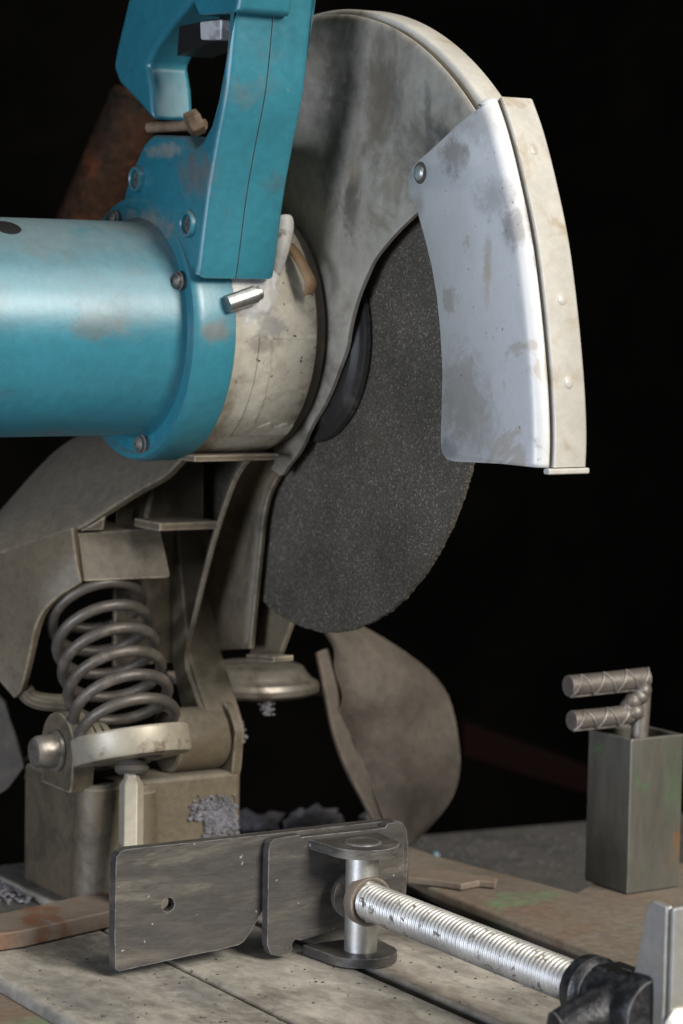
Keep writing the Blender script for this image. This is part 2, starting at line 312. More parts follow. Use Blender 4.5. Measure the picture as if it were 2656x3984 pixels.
# --- safety guard (hinged shield)
XS = -16.0
seam = yz([(1140, 224), (1166, 300), (1196, 420), (1224, 560), (1244, 720), (1258, 880), (1263, 1000), (1261, 1074)], -9.5)
seam = [V((p[0], p[1], 0)) for p in smooth([(a, b, 0) for a, b in seam], 5)]
nrm = []
for i, p in enumerate(seam):
    t = (seam[min(i+1, len(seam)-1)]-seam[max(i-1, 0)]).normalized(); nrm.append(V((-t.y, t.x, 0)))  # candidate
inner = V((yz([(1000, 700)], -9.5)[0][0], yz([(1000, 700)], -9.5)[0][1], 0))
nrm = [q if (inner-p).dot(q) > 0 else -q for p, q in zip(seam, nrm)]
FR = 5.5
def row(x, ins): return [(x, p.x+q.x*ins, p.y+q.y*ins) for p, q in zip(seam, nrm)]
rows = [row(XS, FR)]
for k in range(1, 6):
    a = math.radians(90*k/5); rows.append(row(XS+FR*(1-math.cos(a)), FR*(1-math.sin(a))))
rows.append(row(-9.6, 0))
left = yz([(1257, 1072), (1150, 1065), (1045, 1060), (1026, 1055), (1015, 1040), (1012, 1015), (1014, 940), (1016, 850), (1011, 760), (1003, 680), (991, 610), (975, 545), (958, 485), (945, 452), (938, 425), (938, 405), (945, 388), (958, 372), (1000, 335), (1055, 283), (1090, 256), (1112, 240)], XS)
mb = MB(); mb.grid(rows); m = len(seam); base = len(mb.v)
mb.v += [V((XS, a, b)) for a, b in left]
mb.poly(list(range(m))+list(range(base+1, base+len(left))))
shield = mb.build('safety_guard', SHIELD, saw, ang=40, solid=1.6, off=-1)
shield['label'] = 'pale painted hinged shield with dirty smudges over the front of the disc'
# rim strip
MB().grid([row(-10.2, 2.6), row(-6.8, 2.6)]).build('seam_shade', VOID, shield)  # dark strip painting the shade in the seam
rs = [row(-7.5, 3.0), row(-7.5, -.2), row(-7.0, -.8), row(8.2, -.8), row(9.6, 0), row(10, 1.5), row(8.5, 2.0), row(-6.3, 1.9)]
strip = MB().grid(rs, False).build('rim_strip', RIM, shield, ang=50)
for i in (0, 1):
    e = [r[-1] if i else r[0] for r in rs]
i0 = len(seam)-1
p, q = seam[i0], nrm[i0]
lip = [(x, p.x+q.x*ins, p.y) for x, ins in ((-10.5, 3), (-10.5, -1.5), (11, -1.5), (11, 3))]
MB().add([(a, b, c-.4) for a, b, c in lip]+[(a, b, c-3.0) for a, b, c in lip], [[0, 1, 2, 3], [7, 6, 5, 4], [0, 4, 5, 1], [1, 5, 6, 2], [2, 6, 7, 3], [3, 7, 4, 0]]).build('end_lip', RIM, shield, bevel=.8)
for fr in (.22, .55, .72):
    i = int(fr*i0); p, q = seam[i], nrm[i]
    MB().lathe((0.5+random.uniform(-1, 2), p.x-q.x*.7, p.y-q.y*.7), (0, -q.x, -q.y), [(0, 2.8), (.5, 2.4), (.8, 1.4), (.9, 0)], 16).build('spot_weld', RIM, shield)
rv = at(965, 397, 'x', XS)
MB().lathe(rv, (-1, 0, 0), [(0, 3.4), (.9, 3.3), (1.8, 2.4), (2.2, 0)], 24).build('hinge_rivet', ZINC, shield)
MB().lathe(rv, (-1, 0, 0), [(.05, 5.0), (.3, 4.8), (.3, 3.4)], 24).build('rivet_shadow', GASKET, shield)  # dark ring painting the shadow around the rivet head

# --- gear housing
gh = MB().lathe((0, MC.y, MC.z), (1, 0, 0), [(-70, 40), (-70, 60), (-68, 61), (-45, 61.6), (-22, 61.6), (-18, 60.5), (-15.5, 57), (-15, 30)], 96).build('gear_housing', CREAM, saw, ang=30)
MB().lathe((0, MC.y, MC.z), (1, 0, 0), [(-17.5, 30), (-17.5, 58.4), (-12, 58.4), (-12, 30)], 96).build('gasket', GASKET, gh)
def panel_r(x, a):
    ed = -42.5+1.3*mnoise.fractal(V((a*.12, 2.2, 0)), .7, 2, 3)-.06*(a+20); bt = -46+2*mnoise.fractal(V((x*.2, 7.7, 0)), .6, 2, 3)
    u = min(1, max(0, (x-ed)/.8))*min(1, max(0, (a-bt)/1.0))*min(1, max(0, (-3-a)/1.5))*min(1, max(0, (-17.6-x)/1.5))
    return 61.9-1.3*u+.2*mnoise.fractal(V((x*.12, a*.09, 5)), .7, 2, 4)
rows = [[(x, MC.y-panel_r(x, a)*math.cos(math.radians(a)), MC.z+panel_r(x, a)*math.sin(math.radians(a))) for a in [-54+.9*i for i in range(60)]] for x in [-50+.55*i for i in range(57)]]
MB().grid(rows).build('cover_panel', CREAM, gh, ang=50)
# --- motor
mot = MB().lathe((0, MC.y, MC.z), (1, 0, 0), [(-330, 0), (-330, 44), (-322, 50), (-300, 51.3), (-87, 51.3), (-82, 54)], 96, caps=False).build('motor_housing', TEAL, saw, ang=30)
fl = MB().lathe((0, MC.y, MC.z), (1, 0, 0), [(-83, 40), (-84, 59), (-85.4, 60.6), (-85.2, 62.4), (-83.6, 63.5), (-80, 64), (-64.5, 63.8), (-63.5, 63), (-63.5, 50)], 96).build('motor_flange', TEAL, saw, ang=28)
def pan_screw(p, ax, r, mt, parent, name='screw'):
    s_ = MB().lathe(p, ax, [(-1, r*1.15), (.4, r*1.15), (.6, r), (r*.55, r*.92), (r*.85, r*.6), (r*.95, r*.3), (r*.6, r*.22), (r*.6, 0)], 20).build(name, mt, parent); return s_
for (x, y) in ((411, 645), (326, 1020), (263, 503)):
    p = at(x, y, 'x', -85.4); pan_screw(p, (-1, 0, 0), 4.0, DARK, fl)
# black disc on the motor's top, painting the dark of a screw recess
hp = V((-160, MC.y, MC.z)); hd = V((0, -math.cos(math.radians(64)), math.sin(math.radians(64))))
MB().lathe(V((-161.5, MC.y, MC.z))+hd*51.0, hd, [(.9, 0), (.9, 4.5), (.5, 6.6)], 24).build('recess_shade', TRIG, mot)

# --- handle
def prof_handle():
    front = yz([(643, -130), (630, 0), (611, 200), (587, 330), (566, 450), (547, 600), (541, 640)], -65)
    front = [tuple(p[:2]) for p in smooth([(a, b, 0) for a, b in front], 4)]
    return front
fp = prof_handle()
back = yz([(432, 618), (420, 585), (395, 540), (362, 505), (320, 488), (276, 482), (283, 440), (300, 390), (326, 330), (346, 309), (424, 312), (440, 342), (462, 322), (482, 285), (497, 230), (511, 150), (525, 60), (534, 0), (548, -130)], -85)
hl = fp + back
def offset(pts, d):
    n = len(pts); ar = sum(pts[i][0]*pts[(i+1) % n][1]-pts[(i+1) % n][0]*pts[i][1] for i in range(n)); sgn = 1 if ar > 0 else -1; out = []
    for i in range(n):
        p, q, r = V((*pts[i-1], 0)), V((*pts[i], 0)), V((*pts[(i+1) % n], 0))
        a, b = (q-p).normalized(), (r-q).normalized(); na, nb = V((-a.y, a.x, 0))*sgn, V((-b.y, b.x, 0))*sgn
        m = (na+nb); m = m.normalized() if m.length > 1e-4 else na
        k = d/max(.45, m.dot(na)); out.append((q.x+m.x*k, q.y+m.y*k))
    return out
def shell(pts, secs):
    m = MB(); rows = [[(x, a, b) for a, b in offset(pts, d)] for x, d in secs]; m.grid(rows, True); n = len(pts)
    m.poly(list(range(n))); m.poly(list(range(len(m.v)-n, len(m.v)))); return m
hb = shell(hl, [(-85, 3.2), (-84.3, 1.3), (-83.2, .4), (-81.4, 0), (-65.35, 0), (-65.0, .9), (-64.65, 0), (-47.6, 0), (-45.8, .4), (-44.7, 1.3), (-44, 3.2)]).build('handle', TEAL, saw, ang=32)
# rear strut and grip
st = yz([(330, -140), (292, 0), (266, 110), (258, 155), (272, 192), (318, 240), (350, 279), (345, 200), (337, 150), (352, 115), (400, 50), (455, -20), (480, -80), (480, -140)], -78)
MB().prism(st, -78, -55).build('grip', TEAL, hb, bevel=3, seg=3)
tr = yz([(405, 60), (450, 50), (530, 36), (532, 84), (475, 98), (430, 116), (400, 128)], -81)
MB().prism(tr, -79.5, -61).build('trigger', TRIG, hb, bevel=2)
sw = yz([(461, 50), (512, 44), (510, 92), (463, 92)], -83)
MB().prism(sw, -84, -71).build('lock_button', NUTM, hb, bevel=1.2)
gp = yz([(440, -60), (560, -60), (545, 28), (452, 36), (440, 10)], -87)
MB().prism(gp, -87, -59).build('grip_collar', TEAL, hb, bevel=3, seg=3)
for (x, y) in ((436, 515), (318, 412)):
    p = at(x, y, 'x', -85)
    b_ = MB().lathe(p, (-1, 0, 0), [(-3, 6.6), (1.6, 6.4), (2.6, 5.9), (2.8, 5.0), (2.2, 4.4), (.4, 4.2), (.35, 0)], 32).build('bolt_boss', TEAL, hb)
    MB().lathe(p, (-1, 0, 0), [(.4, 4.1), (.55, 4.0), (.6, 2.4), (1.5, 2.2), (1.5, 1.2), (.8, 1.0), (.8, 0)], 12).build('bolt', GASKET, b_)
# white pad, lug, pin, strap on the gear housing
def wrap(mbs, xs, angs, rf):
    rows = []
    for x in xs:
        rows.append([(x, MC.y-rf(x, a)*math.cos(math.radians(a)), MC.z+rf(x, a)*math.sin(math.radians(a))) for a in angs])
    return mbs.grid(rows)
def bump_r(x, a):
    nz = mnoise.fractal(V((x*.06, a*.05, 3.3)), .7, 2.1, 5)
    u = max(0, 1-abs((x+52)/24)**3)*max(0, 1-abs((a-33)/36)**3)+.55*nz-.22
    return 60.6+min(1, max(0, u*2.2))*2.6+.35*nz
wrap(MB(), [-74+.9*i for i in range(58)], [-6+1.1*i for i in range(72)], bump_r).build('white_pad', WHITE, gh, ang=50)
lp = [at(650, y, 'x', -34) for y in (500, 560, 620)]
MB().tube([at(653, 492, 'x', -33), at(655, 510, 'x', -33), at(652, 540, 'x', -34), at(645, 580, 'x', -36), at(632, 640, 'x', -38)], lambda t: 2.4+2.2*math.sin(math.pi*min(1, t*.8+.2)), 16).build('clamp_lug', WHITE, gh, sub=1)
pp = at(546, 690, 'x', -64); pe = at(590, 675, 'x', -54)
dirp = (pe-pp).normalized()
MB().lathe(pp-dirp*6, dirp, [(0, 4.2), (6+(pe-pp).length-1, 4.2), (6+(pe-pp).length-.6, 3.4), (6+(pe-pp).length+1.6, 3.3), (6+(pe-pp).length+2.2, 2.7), (6+(pe-pp).length+2.2, 0)], 24).build('lock_pin', PIN, gh, ang=40)
sp_ = smooth([at(660, 560, 'x', -30), at(680, 585, 'x', -29), at(700, 620, 'x', -28), at(712, 650, 'x', -27), at(706, 680, 'x', -27)], 4)
rows = []
for i, p in enumerate(sp_):
    wd = 3.2 if i < len(sp_)-3 else 2.6
    rows.append([p+V((-wd, -.6, 0)), p+V((-wd*.4, -1.6, .6)), p+V((wd*.4, -1.6, .6)), p+V((wd, -.6, 0))])
MB().grid(rows).build('strap', BROWN, gh, solid=1.6)

# --- arm casting
def strip_x(mbs, pts, x0, x1, th):
    """plate following a YZ curve, extruded along X (x1 may be a function of point)"""
    P = [V((a, b, 0)) for a, b in pts]; n = len(P); rows = []
    for i, p in enumerate(P):
        t = (P[min(i+1, n-1)]-P[max(i-1, 0)]).normalized(); q = V((-t.y, t.x, 0))*th/2
        xx = x1(p) if callable(x1) else x1; xo = x0(p) if callable(x0) else x0
        rows.append([(xo, p.x+q.x, p.y+q.y), (xx, p.x+q.x, p.y+q.y), (xx, p.x-q.x, p.y-q.y), (xo, p.x-q.x, p.y-q.y)])
    mbs.grid(rows, True); k = len(mbs.v); mbs.f.append([k-4, k-3, k-2, k-1]); mbs.f.append([k-4*n+3, k-4*n+2, k-4*n+1, k-4*n]); return mbs
def sm2(l, n=4): return [tuple(p[:2]) for p in smooth([(a, b, 0) for a, b in l], n)]
X2 = -6.0; X1 = -27
rib2 = sm2(yz([(672, 1044), (650, 1072), (628, 1105), (611, 1145), (601, 1195), (593, 1270), (586, 1340), (578, 1420), (571, 1490)], X2))
rib1 = sm2(yz([(575, 1052), (556, 1075), (537, 1110), (520, 1155), (501, 1212), (484, 1270), (466, 1340), (449, 1410), (434, 1470), (428, 1510), (432, 1540), (448, 1590), (466, 1640)], X1))
def resamp(pts, n):
    P = [V((a, b, 0)) for a, b in pts]; d = [0]
    for i in range(1, len(P)): d.append(d[-1]+(P[i]-P[i-1]).length)
    out = []
    for k in range(n):
        t = d[-1]*k/(n-1); i = max(j for j in range(len(d)-1) if d[j] <= t+1e-9); f_ = (t-d[i])/max(1e-9, d[i+1]-d[i]); q = P[i].lerp(P[i+1], f_); out.append((q.x, q.y))
    return out
# rear fin: its worn, highlight-painted edge follows the curve, its body runs back and inward
FB = V((17, 29, 0)); r1 = resamp(rib1, 30); rows = []
for i, (a, b) in enumerate(r1):
    a2, b2 = r1[min(i+1, 29)]; a1, b1 = r1[max(i-1, 0)]; t = V((0, a2-a1, b2-b1)).normalized(); q = t.cross(FB.normalized()).normalized()*1.3
    p = V((X1, a, b)); rows.append([p+q, p+FB+q*1.6, p+FB-q*1.6, p-q])
mb = MB().grid(rows, True); k = len(mb.v); mb.f += [[k-4, k-3, k-2, k-1], [3, 2, 1, 0]]
arm = mb.build('arm_casting', CAST, saw, bevel=.8, ang=50)
strip_x(MB(), rib2, X2, -3.2, 2.4).build('front_flange', CAST, arm, bevel=.8, ang=50)
# hollow web between the two worn, highlight-painted edges
n_ = 30; A = [V((X2+.6, a, b)) for a, b in resamp(rib2, n_)]; B = [V((X1, a, b))+FB*.80 for a, b in resamp(rib1[:int(len(rib1)*.80)], n_)]
MB().grid([[p.lerp(q, t)+V((3.0, 6.0, 0))*math.sin(math.pi*t) for p, q in zip(A, B)] for t in (0, .12, .25, .4, .55, .7, .85, 1)]).build('web', CAST, arm, solid=3, off=0, ang=60)
MB().prism(yz([(564, 1503), (628, 1508), (628, 1522), (562, 1518)], X2), -6, 6).build('flange_foot', CAST, arm, bevel=1.0)
MB().prism(yz([(575, 1514), (628, 1520), (646, 1500), (674, 1424), (645, 1350), (588, 1350)], 6), 5, 8).build('side_cheek', CAST, arm, bevel=.8)
# leg down to the pivot boss
leg = yz([(428, 1500), (445, 1560), (472, 1645), (482, 1690), (470, 1740), (440, 1740), (425, 1690), (405, 1600), (385, 1500), (360, 1400), (352, 1215), (400, 1210)], X1)
MB().prism(leg, X1+1, -6).build('leg', CAST, arm, bevel=1.5)
PV = at(512, 1690, 'x', -12)
boss_c = V((0, PV.y, PV.z))
MB().lathe((0, boss_c.y, boss_c.z), (1, 0, 0), [(-46, 8), (-46, 15), (-45, 16.3), (-18, 16.3), (-16, 15.3), (-16, 8)], 48).build('pivot_boss', CAST, arm, ang=30)
# shelf, small rib, housing ledge
sh = [at(362, 1200, 'x', -58), at(500, 1196, 'x', X1+1)]
MB().prism([(-2+sh[1].y, sh[1].z), (sh[1].y+26, sh[1].z), (sh[1].y+26, sh[1].z-4), (-2+sh[1].y, sh[1].z-4)], -60, X1+1).build('shelf', CAST, arm, bevel=.8)
lz = at(520, 1050, 'y', 8).z
MB().prism([(2, lz+1.6), (70, lz+1.6), (70, lz-1.6), (2, lz-1.6)], -66, -19).build('ledge', CAST, arm, bevel=.7)
# dark back of the hollow arm
YB = sh[1].y+46
MB().box((-60, YB, -172), (-9, YB+3, lz-2)).build('rear_wall', CAST, arm, bevel=.5)
# hood over the spring: lofted shell, front edge curve and rear silhouette
E1 = [(436, 1046, 1284), (414, 1068, 1285), (384, 1098, 1286), (330, 1128, 1288), (270, 1165, 1290), (220, 1198, 1291), (182, 1219, 1292), (100, 1246, 1301), (18, 1272, 1312), (-40, 1290, 1320)]
E2 = [(420, 1010, 1336), (330, 985, 1349), (240, 985, 1359), (180, 1010, 1364), (130, 1045, 1366), (85, 1090, 1368), (45, 1135, 1370), (15, 1170, 1372), (-20, 1210, 1372), (-60, 1240, 1372)]
A = [atd(*e) for e in smooth(E1, 3)]; B = [atd(*e) for e in smooth(E2, 3)]
rows = []
for k in range(9):
    t = k/8; rows.append([a.lerp(b, t)+(cu*9+(-cf)*5)*math.sin(math.pi*t) for a, b in zip(A, B)])
MB().grid(rows).build('hood', CAST, arm, solid=4.5, off=0, bevel=1.2, ang=60)
rb = [at(351, 1118, 'y', YB-30), at(335, 1196, 'y', YB-30)]
MB().tube([atd(351, 1116, 1311), atd(343, 1155, 1311), atd(335, 1200, 1311)], 1.8, 8).build('small_rib', CAST, arm)
tri = [atd(183, 1219, 1289), atd(215, 1202, 1288), atd(242, 1184, 1288), atd(238, 1206, 1289), atd(237, 1217, 1290)]
MB().add(tri+[p+cf*8 for p in tri], [[0, 1, 2, 3, 4], [9, 8, 7, 6, 5]]+[[i, (i+1) % 5, (i+1) % 5+5, i+5] for i in range(5)]).build('gusset', CAST, arm, bevel=.6)
# spring seat block: front face and the skewed skirt left of it
fa = [atd(178, 1226, 1290), atd(368, 1212, 1306), atd(391, 1322, 1300), atd(386, 1328, 1300), atd(192, 1336, 1284)]
bk = [p+V((4, 44, 4)) for p in fa]
MB().add(fa+bk, [[0, 1, 2, 3, 4], [9, 8, 7, 6, 5]]+[[i, (i+1) % 5, (i+1) % 5+5, i+5] for i in range(5)]).build('spring_seat', CAST, arm, bevel=1.6, seg=3)
lo_ = smooth([(191, 1337, 1286), (150, 1366, 1287), (114, 1402, 1290), (95, 1445, 1294), (80, 1510, 1300), (62, 1578, 1306), (44, 1600, 1310)], 3)
up_ = smooth([(179, 1217, 1292), (140, 1230, 1297), (96, 1244, 1302), (50, 1259, 1308), (8, 1285, 1314), (-20, 1400, 1320), (-40, 1500, 1324)], 3)
A = [atd(*e) for e in lo_]; B = [atd(*e) for e in up_]
MB().grid([[a.lerp(b, t)-cf*2.5*math.sin(math.pi*t) for a, b in zip(A, B)] for t in (0, .04, .25, .5, .75, 1)]).build('side_skirt', CAST, arm, solid=4.5, off=1, bevel=1.2, ang=50)
MB().tube(smooth([atd(56, 1585, 1312), atd(70, 1602, 1313), atd(100, 1612, 1314), atd(160, 1616, 1316)], 3), 4.5, 10).build('skirt_tail', CAST, arm)

# --- return spring, cup, adjusting bolt
s0 = atd(300, 1706, 1262); s1 = atd(214, 1374, 1314)
axd = (s1-s0); Ls = axd.length; axd.normalize()
e1 = (cr-axd*cr.dot(axd)).normalized(); e2 = axd.cross(e1)
turns = 6.2; path = []
for i in range(int(turns*28)+1):
    t = i/(turns*28); a = 2*math.pi*turns*t+1.2
    tt = t if t > .09 else .5*t+.045
    rr = 24.8 - .8*t
    path.append(s0+axd*(Ls*tt)+(e1*math.cos(a)+e2*math.sin(a))*rr)
MB().tube(path, 2.9, 12).build('return_spring', SPRING, saw)
cax = (cu*.97-cr*.15+cf*.15).normalized()
c0 = s0+cax*3.0
MB().lathe(c0, -cax, [(-.5, 0), (-.5, 25), (-2.2, 27.4), (-2.4, 28.6), (-1.4, 29.2), (9.4, 29.2), (10.8, 28.4), (11.4, 26), (11.4, 0)], 64).build('spring_cup', CUP, saw, ang=30)
bz0 = atd(300, 1960, 1252); bz1 = atd(302, 1795, 1258)
bd = (bz1-bz0).normalized(); hx = (bz1-bz0).length
rod = MB().lathe(bz0-bd*20, bd, [(0, 6.1), (hx+18, 6.1), (hx+20, 5.2), (hx+22, 3.8), (hx+34, 3.6)], 6).build('adjusting_bolt', CUP, saw, bevel=.5, ang=30)
MB().lathe(bz1+bd*3.5, bd, [(0, 4), (0, 6.5), (1.5, 8.2), (4, 8.4), (4.5, 7), (7, 6.6), (7.5, 4)], 24).build('nut', GASKET, rod)
MB().lathe(bz1+bd*11, bd, [(0, 5), (0, 14), (1.2, 15), (2.4, 14.5), (2.6, 4)], 32).build('washer', DARK, rod)
# --- pivot block
FY = PV.y-15
blk = yz([(540, 1990)], 8)
BT = at(540, 1772, 'y', FY).z
blkp = MB().prism([(-99, TZ), (-9, TZ), (-9, BT), (-99, BT)], FY, FY+70, lambda u, v, w: (u, w, v)).build('pivot_block', CAST, saw, bevel=3, seg=3)
MB().lathe((-88, FY+6, TZ), (0, 0, 1), [(0, 15), (6, 13.5), (BT-TZ-2, 11.5), (BT-TZ, 9)], 32).build('corner_column', CAST, blkp)
MB().lathe((-66, FY+7, TZ), (0, 0, 1), [(0, 13), (6, 12), (BT-TZ-6, 10.5), (BT-TZ-3, 8)], 32).build('corner_column', CAST, blkp)
def ear(x0, x1):
    pts = [(boss_c.y-14, BT-3), (boss_c.y-16, BT+1), (boss_c.y-18, boss_c.z)]+[(boss_c.y-19*math.cos(math.radians(a)), boss_c.z+19*math.sin(math.radians(a))) for a in range(15, 180, 15)]+[(boss_c.y+19, boss_c.z), (boss_c.y+19, BT-3)]
    return MB().prism(pts, x0, x1).build('ear', CAST, blkp, bevel=1.2)
ear(-15.5, -10); ear(-106, -94)
bx = at(95, 1712, 'x', -84)
pb = MB().lathe((-106, boss_c.y, boss_c.z), (-1, 0, 0), [(0, 10), (1, 10.5), (2.2, 10.2), (2.4, 8.6), (11, 8.0), (13, 6.8), (13.4, 4)], 40).build('pivot_bolt', DARKZ, blkp, ang=30)
MB().lathe((-94, boss_c.y, boss_c.z), (1, 0, 0), [(0, 9), (54, 9)], 24).build('pivot_pin', DARK, blkp)
for k in range(3):
    MB().lathe((-94+k*5, boss_c.y, boss_c.z), (1, 0, 0), [(0, 9), (0, 14-k), (3.4, 14-k), (3.4, 9)], 32).build('spacer', CUP, blkp, bevel=.4)
# cross tube and tray behind the disc
MB().lathe(atd(585, 1588, 1398), (0, 0, 1), [(0, 20), (0, 33), (2, 35.5), (5, 36), (7.5, 34.5), (8.5, 31), (10, 29), (14, 26), (15, 22), (15, 0)], 64).build('turntable', DARKZ, saw, ang=40)
ty = [atd(445, 1592, 1380), atd(740, 1586, 1402)]
MB().add([ty[0], ty[1], ty[1]+V((10, 50, 4)), ty[0]+V((10, 50, 4))]+[p+V((0, 0, -2.6)) for p in (ty[0], ty[1], ty[1]+V((10, 50, 4)), ty[0]+V((10, 50, 4)))], [[0, 1, 2, 3], [7, 6, 5, 4], [0, 4, 5, 1], [1, 5, 6, 2], [2, 6, 7, 3], [3, 7, 4, 0]]).build('spark_tray', RUSTBAR, saw)
# rusty bolt through the handle base, small bolts and rod on the left
p0, p1 = at(340, 293, 'x', -70), at(470, 286, 'x', -54)
rbolt = MB().tube([p0, p0.lerp(p1, .33), p0.lerp(p1, .66), p1], 2.7, 12).build('rusty_bolt', RUSTBOLT, hb)
dd = V((.6, -.2, .3)).normalized()
MB().lathe(at(446, 283, 'x', -60), dd, [(-3.5, 3), (-3.5, 6.5), (3.5, 6.5), (3.5, 3)], 6).build('rusty_nut', RUSTBOLT, rbolt, bevel=.8)
MB().lathe(atd(-8, 1424, 1335), cr, [(0, 0), (0, 6.5), (7, 6.5), (9, 5.5), (9, 0)], 6).build('hex_bolt', ZINC, arm, bevel=.6)
MB().lathe(atd(-8, 1462, 1333), cr, [(0, 0), (0, 5.5), (8, 5.5), (9.5, 4.5), (9.5, 0)], 16).build('hex_bolt', ZINC, arm, bevel=.6)
MB().lathe(atd(-10, 1326, 1335), cr, [(0, 0), (0, 5), (5, 4.5), (6, 0)], 16).build('hex_bolt', ZINC, arm)
MB().tube([atd(-20, 1310, 1334), atd(20, 1375, 1336), atd(74, 1462, 1338), atd(78, 1466, 1338)], 1.4, 8).build('release_rod', DARK, arm)
fl_ = [atd(-40, 1560, 1330), atd(12, 1612, 1330), atd(36, 1690, 1328), atd(56, 1762, 1326), atd(18, 1812, 1326), atd(-40, 1850, 1330)]
MB().add(fl_+[p+cf*5 for p in fl_], [[0, 1, 2, 3, 4, 5], [11, 10, 9, 8, 7, 6]]+[[i, (i+1) % 6, (i+1) % 6+6, i+6] for i in range(6)]).build('rubber_flap', GASKET, saw, bevel=1)
MB().tube(smooth([atd(50, 1750, 1335), atd(75, 1738, 1333), atd(98, 1752, 1332), atd(85, 1775, 1332), atd(60, 1782, 1333), atd(72, 1795, 1334), atd(95, 1812, 1334), atd(102, 1840, 1336)], 4), 1.3, 8).build('wire', DARK, saw)
MB().tube(smooth([atd(90, 1768, 1332), atd(115, 1757, 1334), atd(140, 1762, 1336), atd(165, 1764, 1338)], 4), 1.2, 8).build('wire', CUP, saw)

# --- base plates
def slab(name, X0, X1, Y0, Y1, z1, z0, m, bv=1.5, parent=saw):
    return MB().box((X0, Y0, z0), (X1, Y1, z1)).build(name, m, parent, bevel=bv, seg=3)
slab('base_plate', -187, -106.5, -620, 20, TZ, TZ-23, PLATE, 4)
slab('base_plate', -106.2, -37, -620, 160, TZ, TZ-23, PLATE, 2)
slab('base_plate', -30, 53, -620, 160, TZ, TZ-23, PLATE, 2.2)
slab('rear_plate', -187, -106.5, 22, 160, TZ-3, TZ-16, GREY, 2)
MB().box((-38, -620, TZ-22), (-29, 150, TZ-7)).build('slot_shade', VOID, saw)  # black strip added to paint the slot's shade
MB().box((52, -620, TZ-22), (76, 60, TZ-5)).build('gap_shade', VOID, saw)  # black strip painting the shade below the channel edge
# --- vice jaw
JY = -71.0
def xz(pts, Y): return [(p.x, p.z) for p in (at(x, y, 'y', Y) for x, y in pts)]
fxz = lambda u, v, w: (u, w, v)
jo = xz([(265, 2226), (263, 2150), (266, 1985), (268, 1968), (276, 1957), (290, 1951), (600, 1918), (905, 1884), (922, 1889), (933, 1905), (937, 1960), (930, 2080), (800, 2095), (630, 2080), (606, 2086), (594, 2106), (576, 2140), (560, 2162), (548, 2170), (500, 2182), (430, 2196), (340, 2216), (272, 2231)], JY)
hc = xz([(386, 2078)], JY)[0]; HR = 3.3
best = min(range(len(jo)), key=lambda i: (jo[i][0]-hc[0])**2+(jo[i][1]-hc[1])**2)
ang0 = math.atan2(jo[best][1]-hc[1], jo[best][0]-hc[0])
area2 = sum(jo[i][0]*jo[(i+1) % len(jo)][1]-jo[(i+1) % len(jo)][0]*jo[i][1] for i in range(len(jo)))
sg = -1 if area2 > 0 else 1
hole = [(hc[0]+HR*math.cos(ang0+sg*2*math.pi*k/20), hc[1]+HR*math.sin(ang0+sg*2*math.pi*k/20)) for k in range(21)]
keyed = jo[:best+1]+hole+[jo[best]]+jo[best+1:]
jb = MB()
n = len(keyed)
jb.v = [V((u, JY, v)) for u, v in keyed]+[V((u, JY+6, v)) for u, v in keyed]
jb.f = [list(range(n)), list(range(2*n-1, n-1, -1))]
for i in range(n):
    j = (i+1) % n
    if i in (best, best+21): continue
    jb.f.append([i, i+n, j+n, j])
jaw = jb.build('vice_jaw', DARK, saw, ang=30); jaw['label'] = 'dark scratched steel vice jaw plate with a small round hole'
# bracket in front of the jaw plate
bo = xz([(613, 2170), (617, 1955), (620, 1937), (628, 1928), (640, 1925), (688, 1918), (692, 1924), (700, 1922), (884, 1902), (890, 1892), (912, 1888), (922, 1893), (928, 1908), (925, 2080), (905, 2098), (868, 2096), (862, 2110), (690, 2160), (678, 2158), (670, 2168), (672, 2180), (664, 2190), (640, 2196), (622, 2193)], JY-7)
MB().prism(bo, JY-7, JY-2, fxz).build('bracket', DARK, jaw, bevel=.8)
LXC, LR = -28.0, 17.0
PY = -95.0
def lug(z0, z1, name):
    pts = [(LXC-LR-2, JY-4), (LXC-LR, PY+2)]+[(LXC-LR*math.cos(math.radians(a)), PY-LR*math.sin(math.radians(a))) for a in range(10, 180, 10)]+[(LXC+LR, PY+2), (LXC+LR+2, JY-4)]
    return MB().prism(pts, z0, z1, lambda u, v, w: (u, v, w)).build(name, DARK, jaw, bevel=.9)
lug(-234, -229.5, 'upper_lug'); lug(TZ+.8, TZ+5.2, 'lower_lug')
SZ = at(840, 2052, 'x', LXC).z
pin = MB().lathe((LXC, PY, TZ+5), (0, 0, 1), [(0, 7.6), (46.5, 7.6)], 48).build('vice_pin', ZINC, jaw)
MB().lathe((LXC, PY, -229.6), (0, 0, 1), [(0, 8.8), (.5, 8.6), (.9, 7.8), (.5, 7.2), (.6, 0)], 40).build('pin_head', DARK, jaw)
SZ = at(838, 2066, 'x', LXC).z
MB().lathe((LXC, PY-3, SZ), (0, -1, 0), [(0, 11.6), (4.6, 11.6), (5.6, 11.0), (5.2, 10.0), (4.2, 9.6), (4.2, 7)], 40).build('collar', RUSTBAR, jaw)
MB().lathe((LXC, PY+6, SZ), (0, 1, 0), [(0, 11.2), (3.0, 11.0), (5.0, 9), (6.8, 5), (7.0, 2), (8.2, 1.6), (8.4, 0)], 40).build('screw_cap', DARK, jaw)
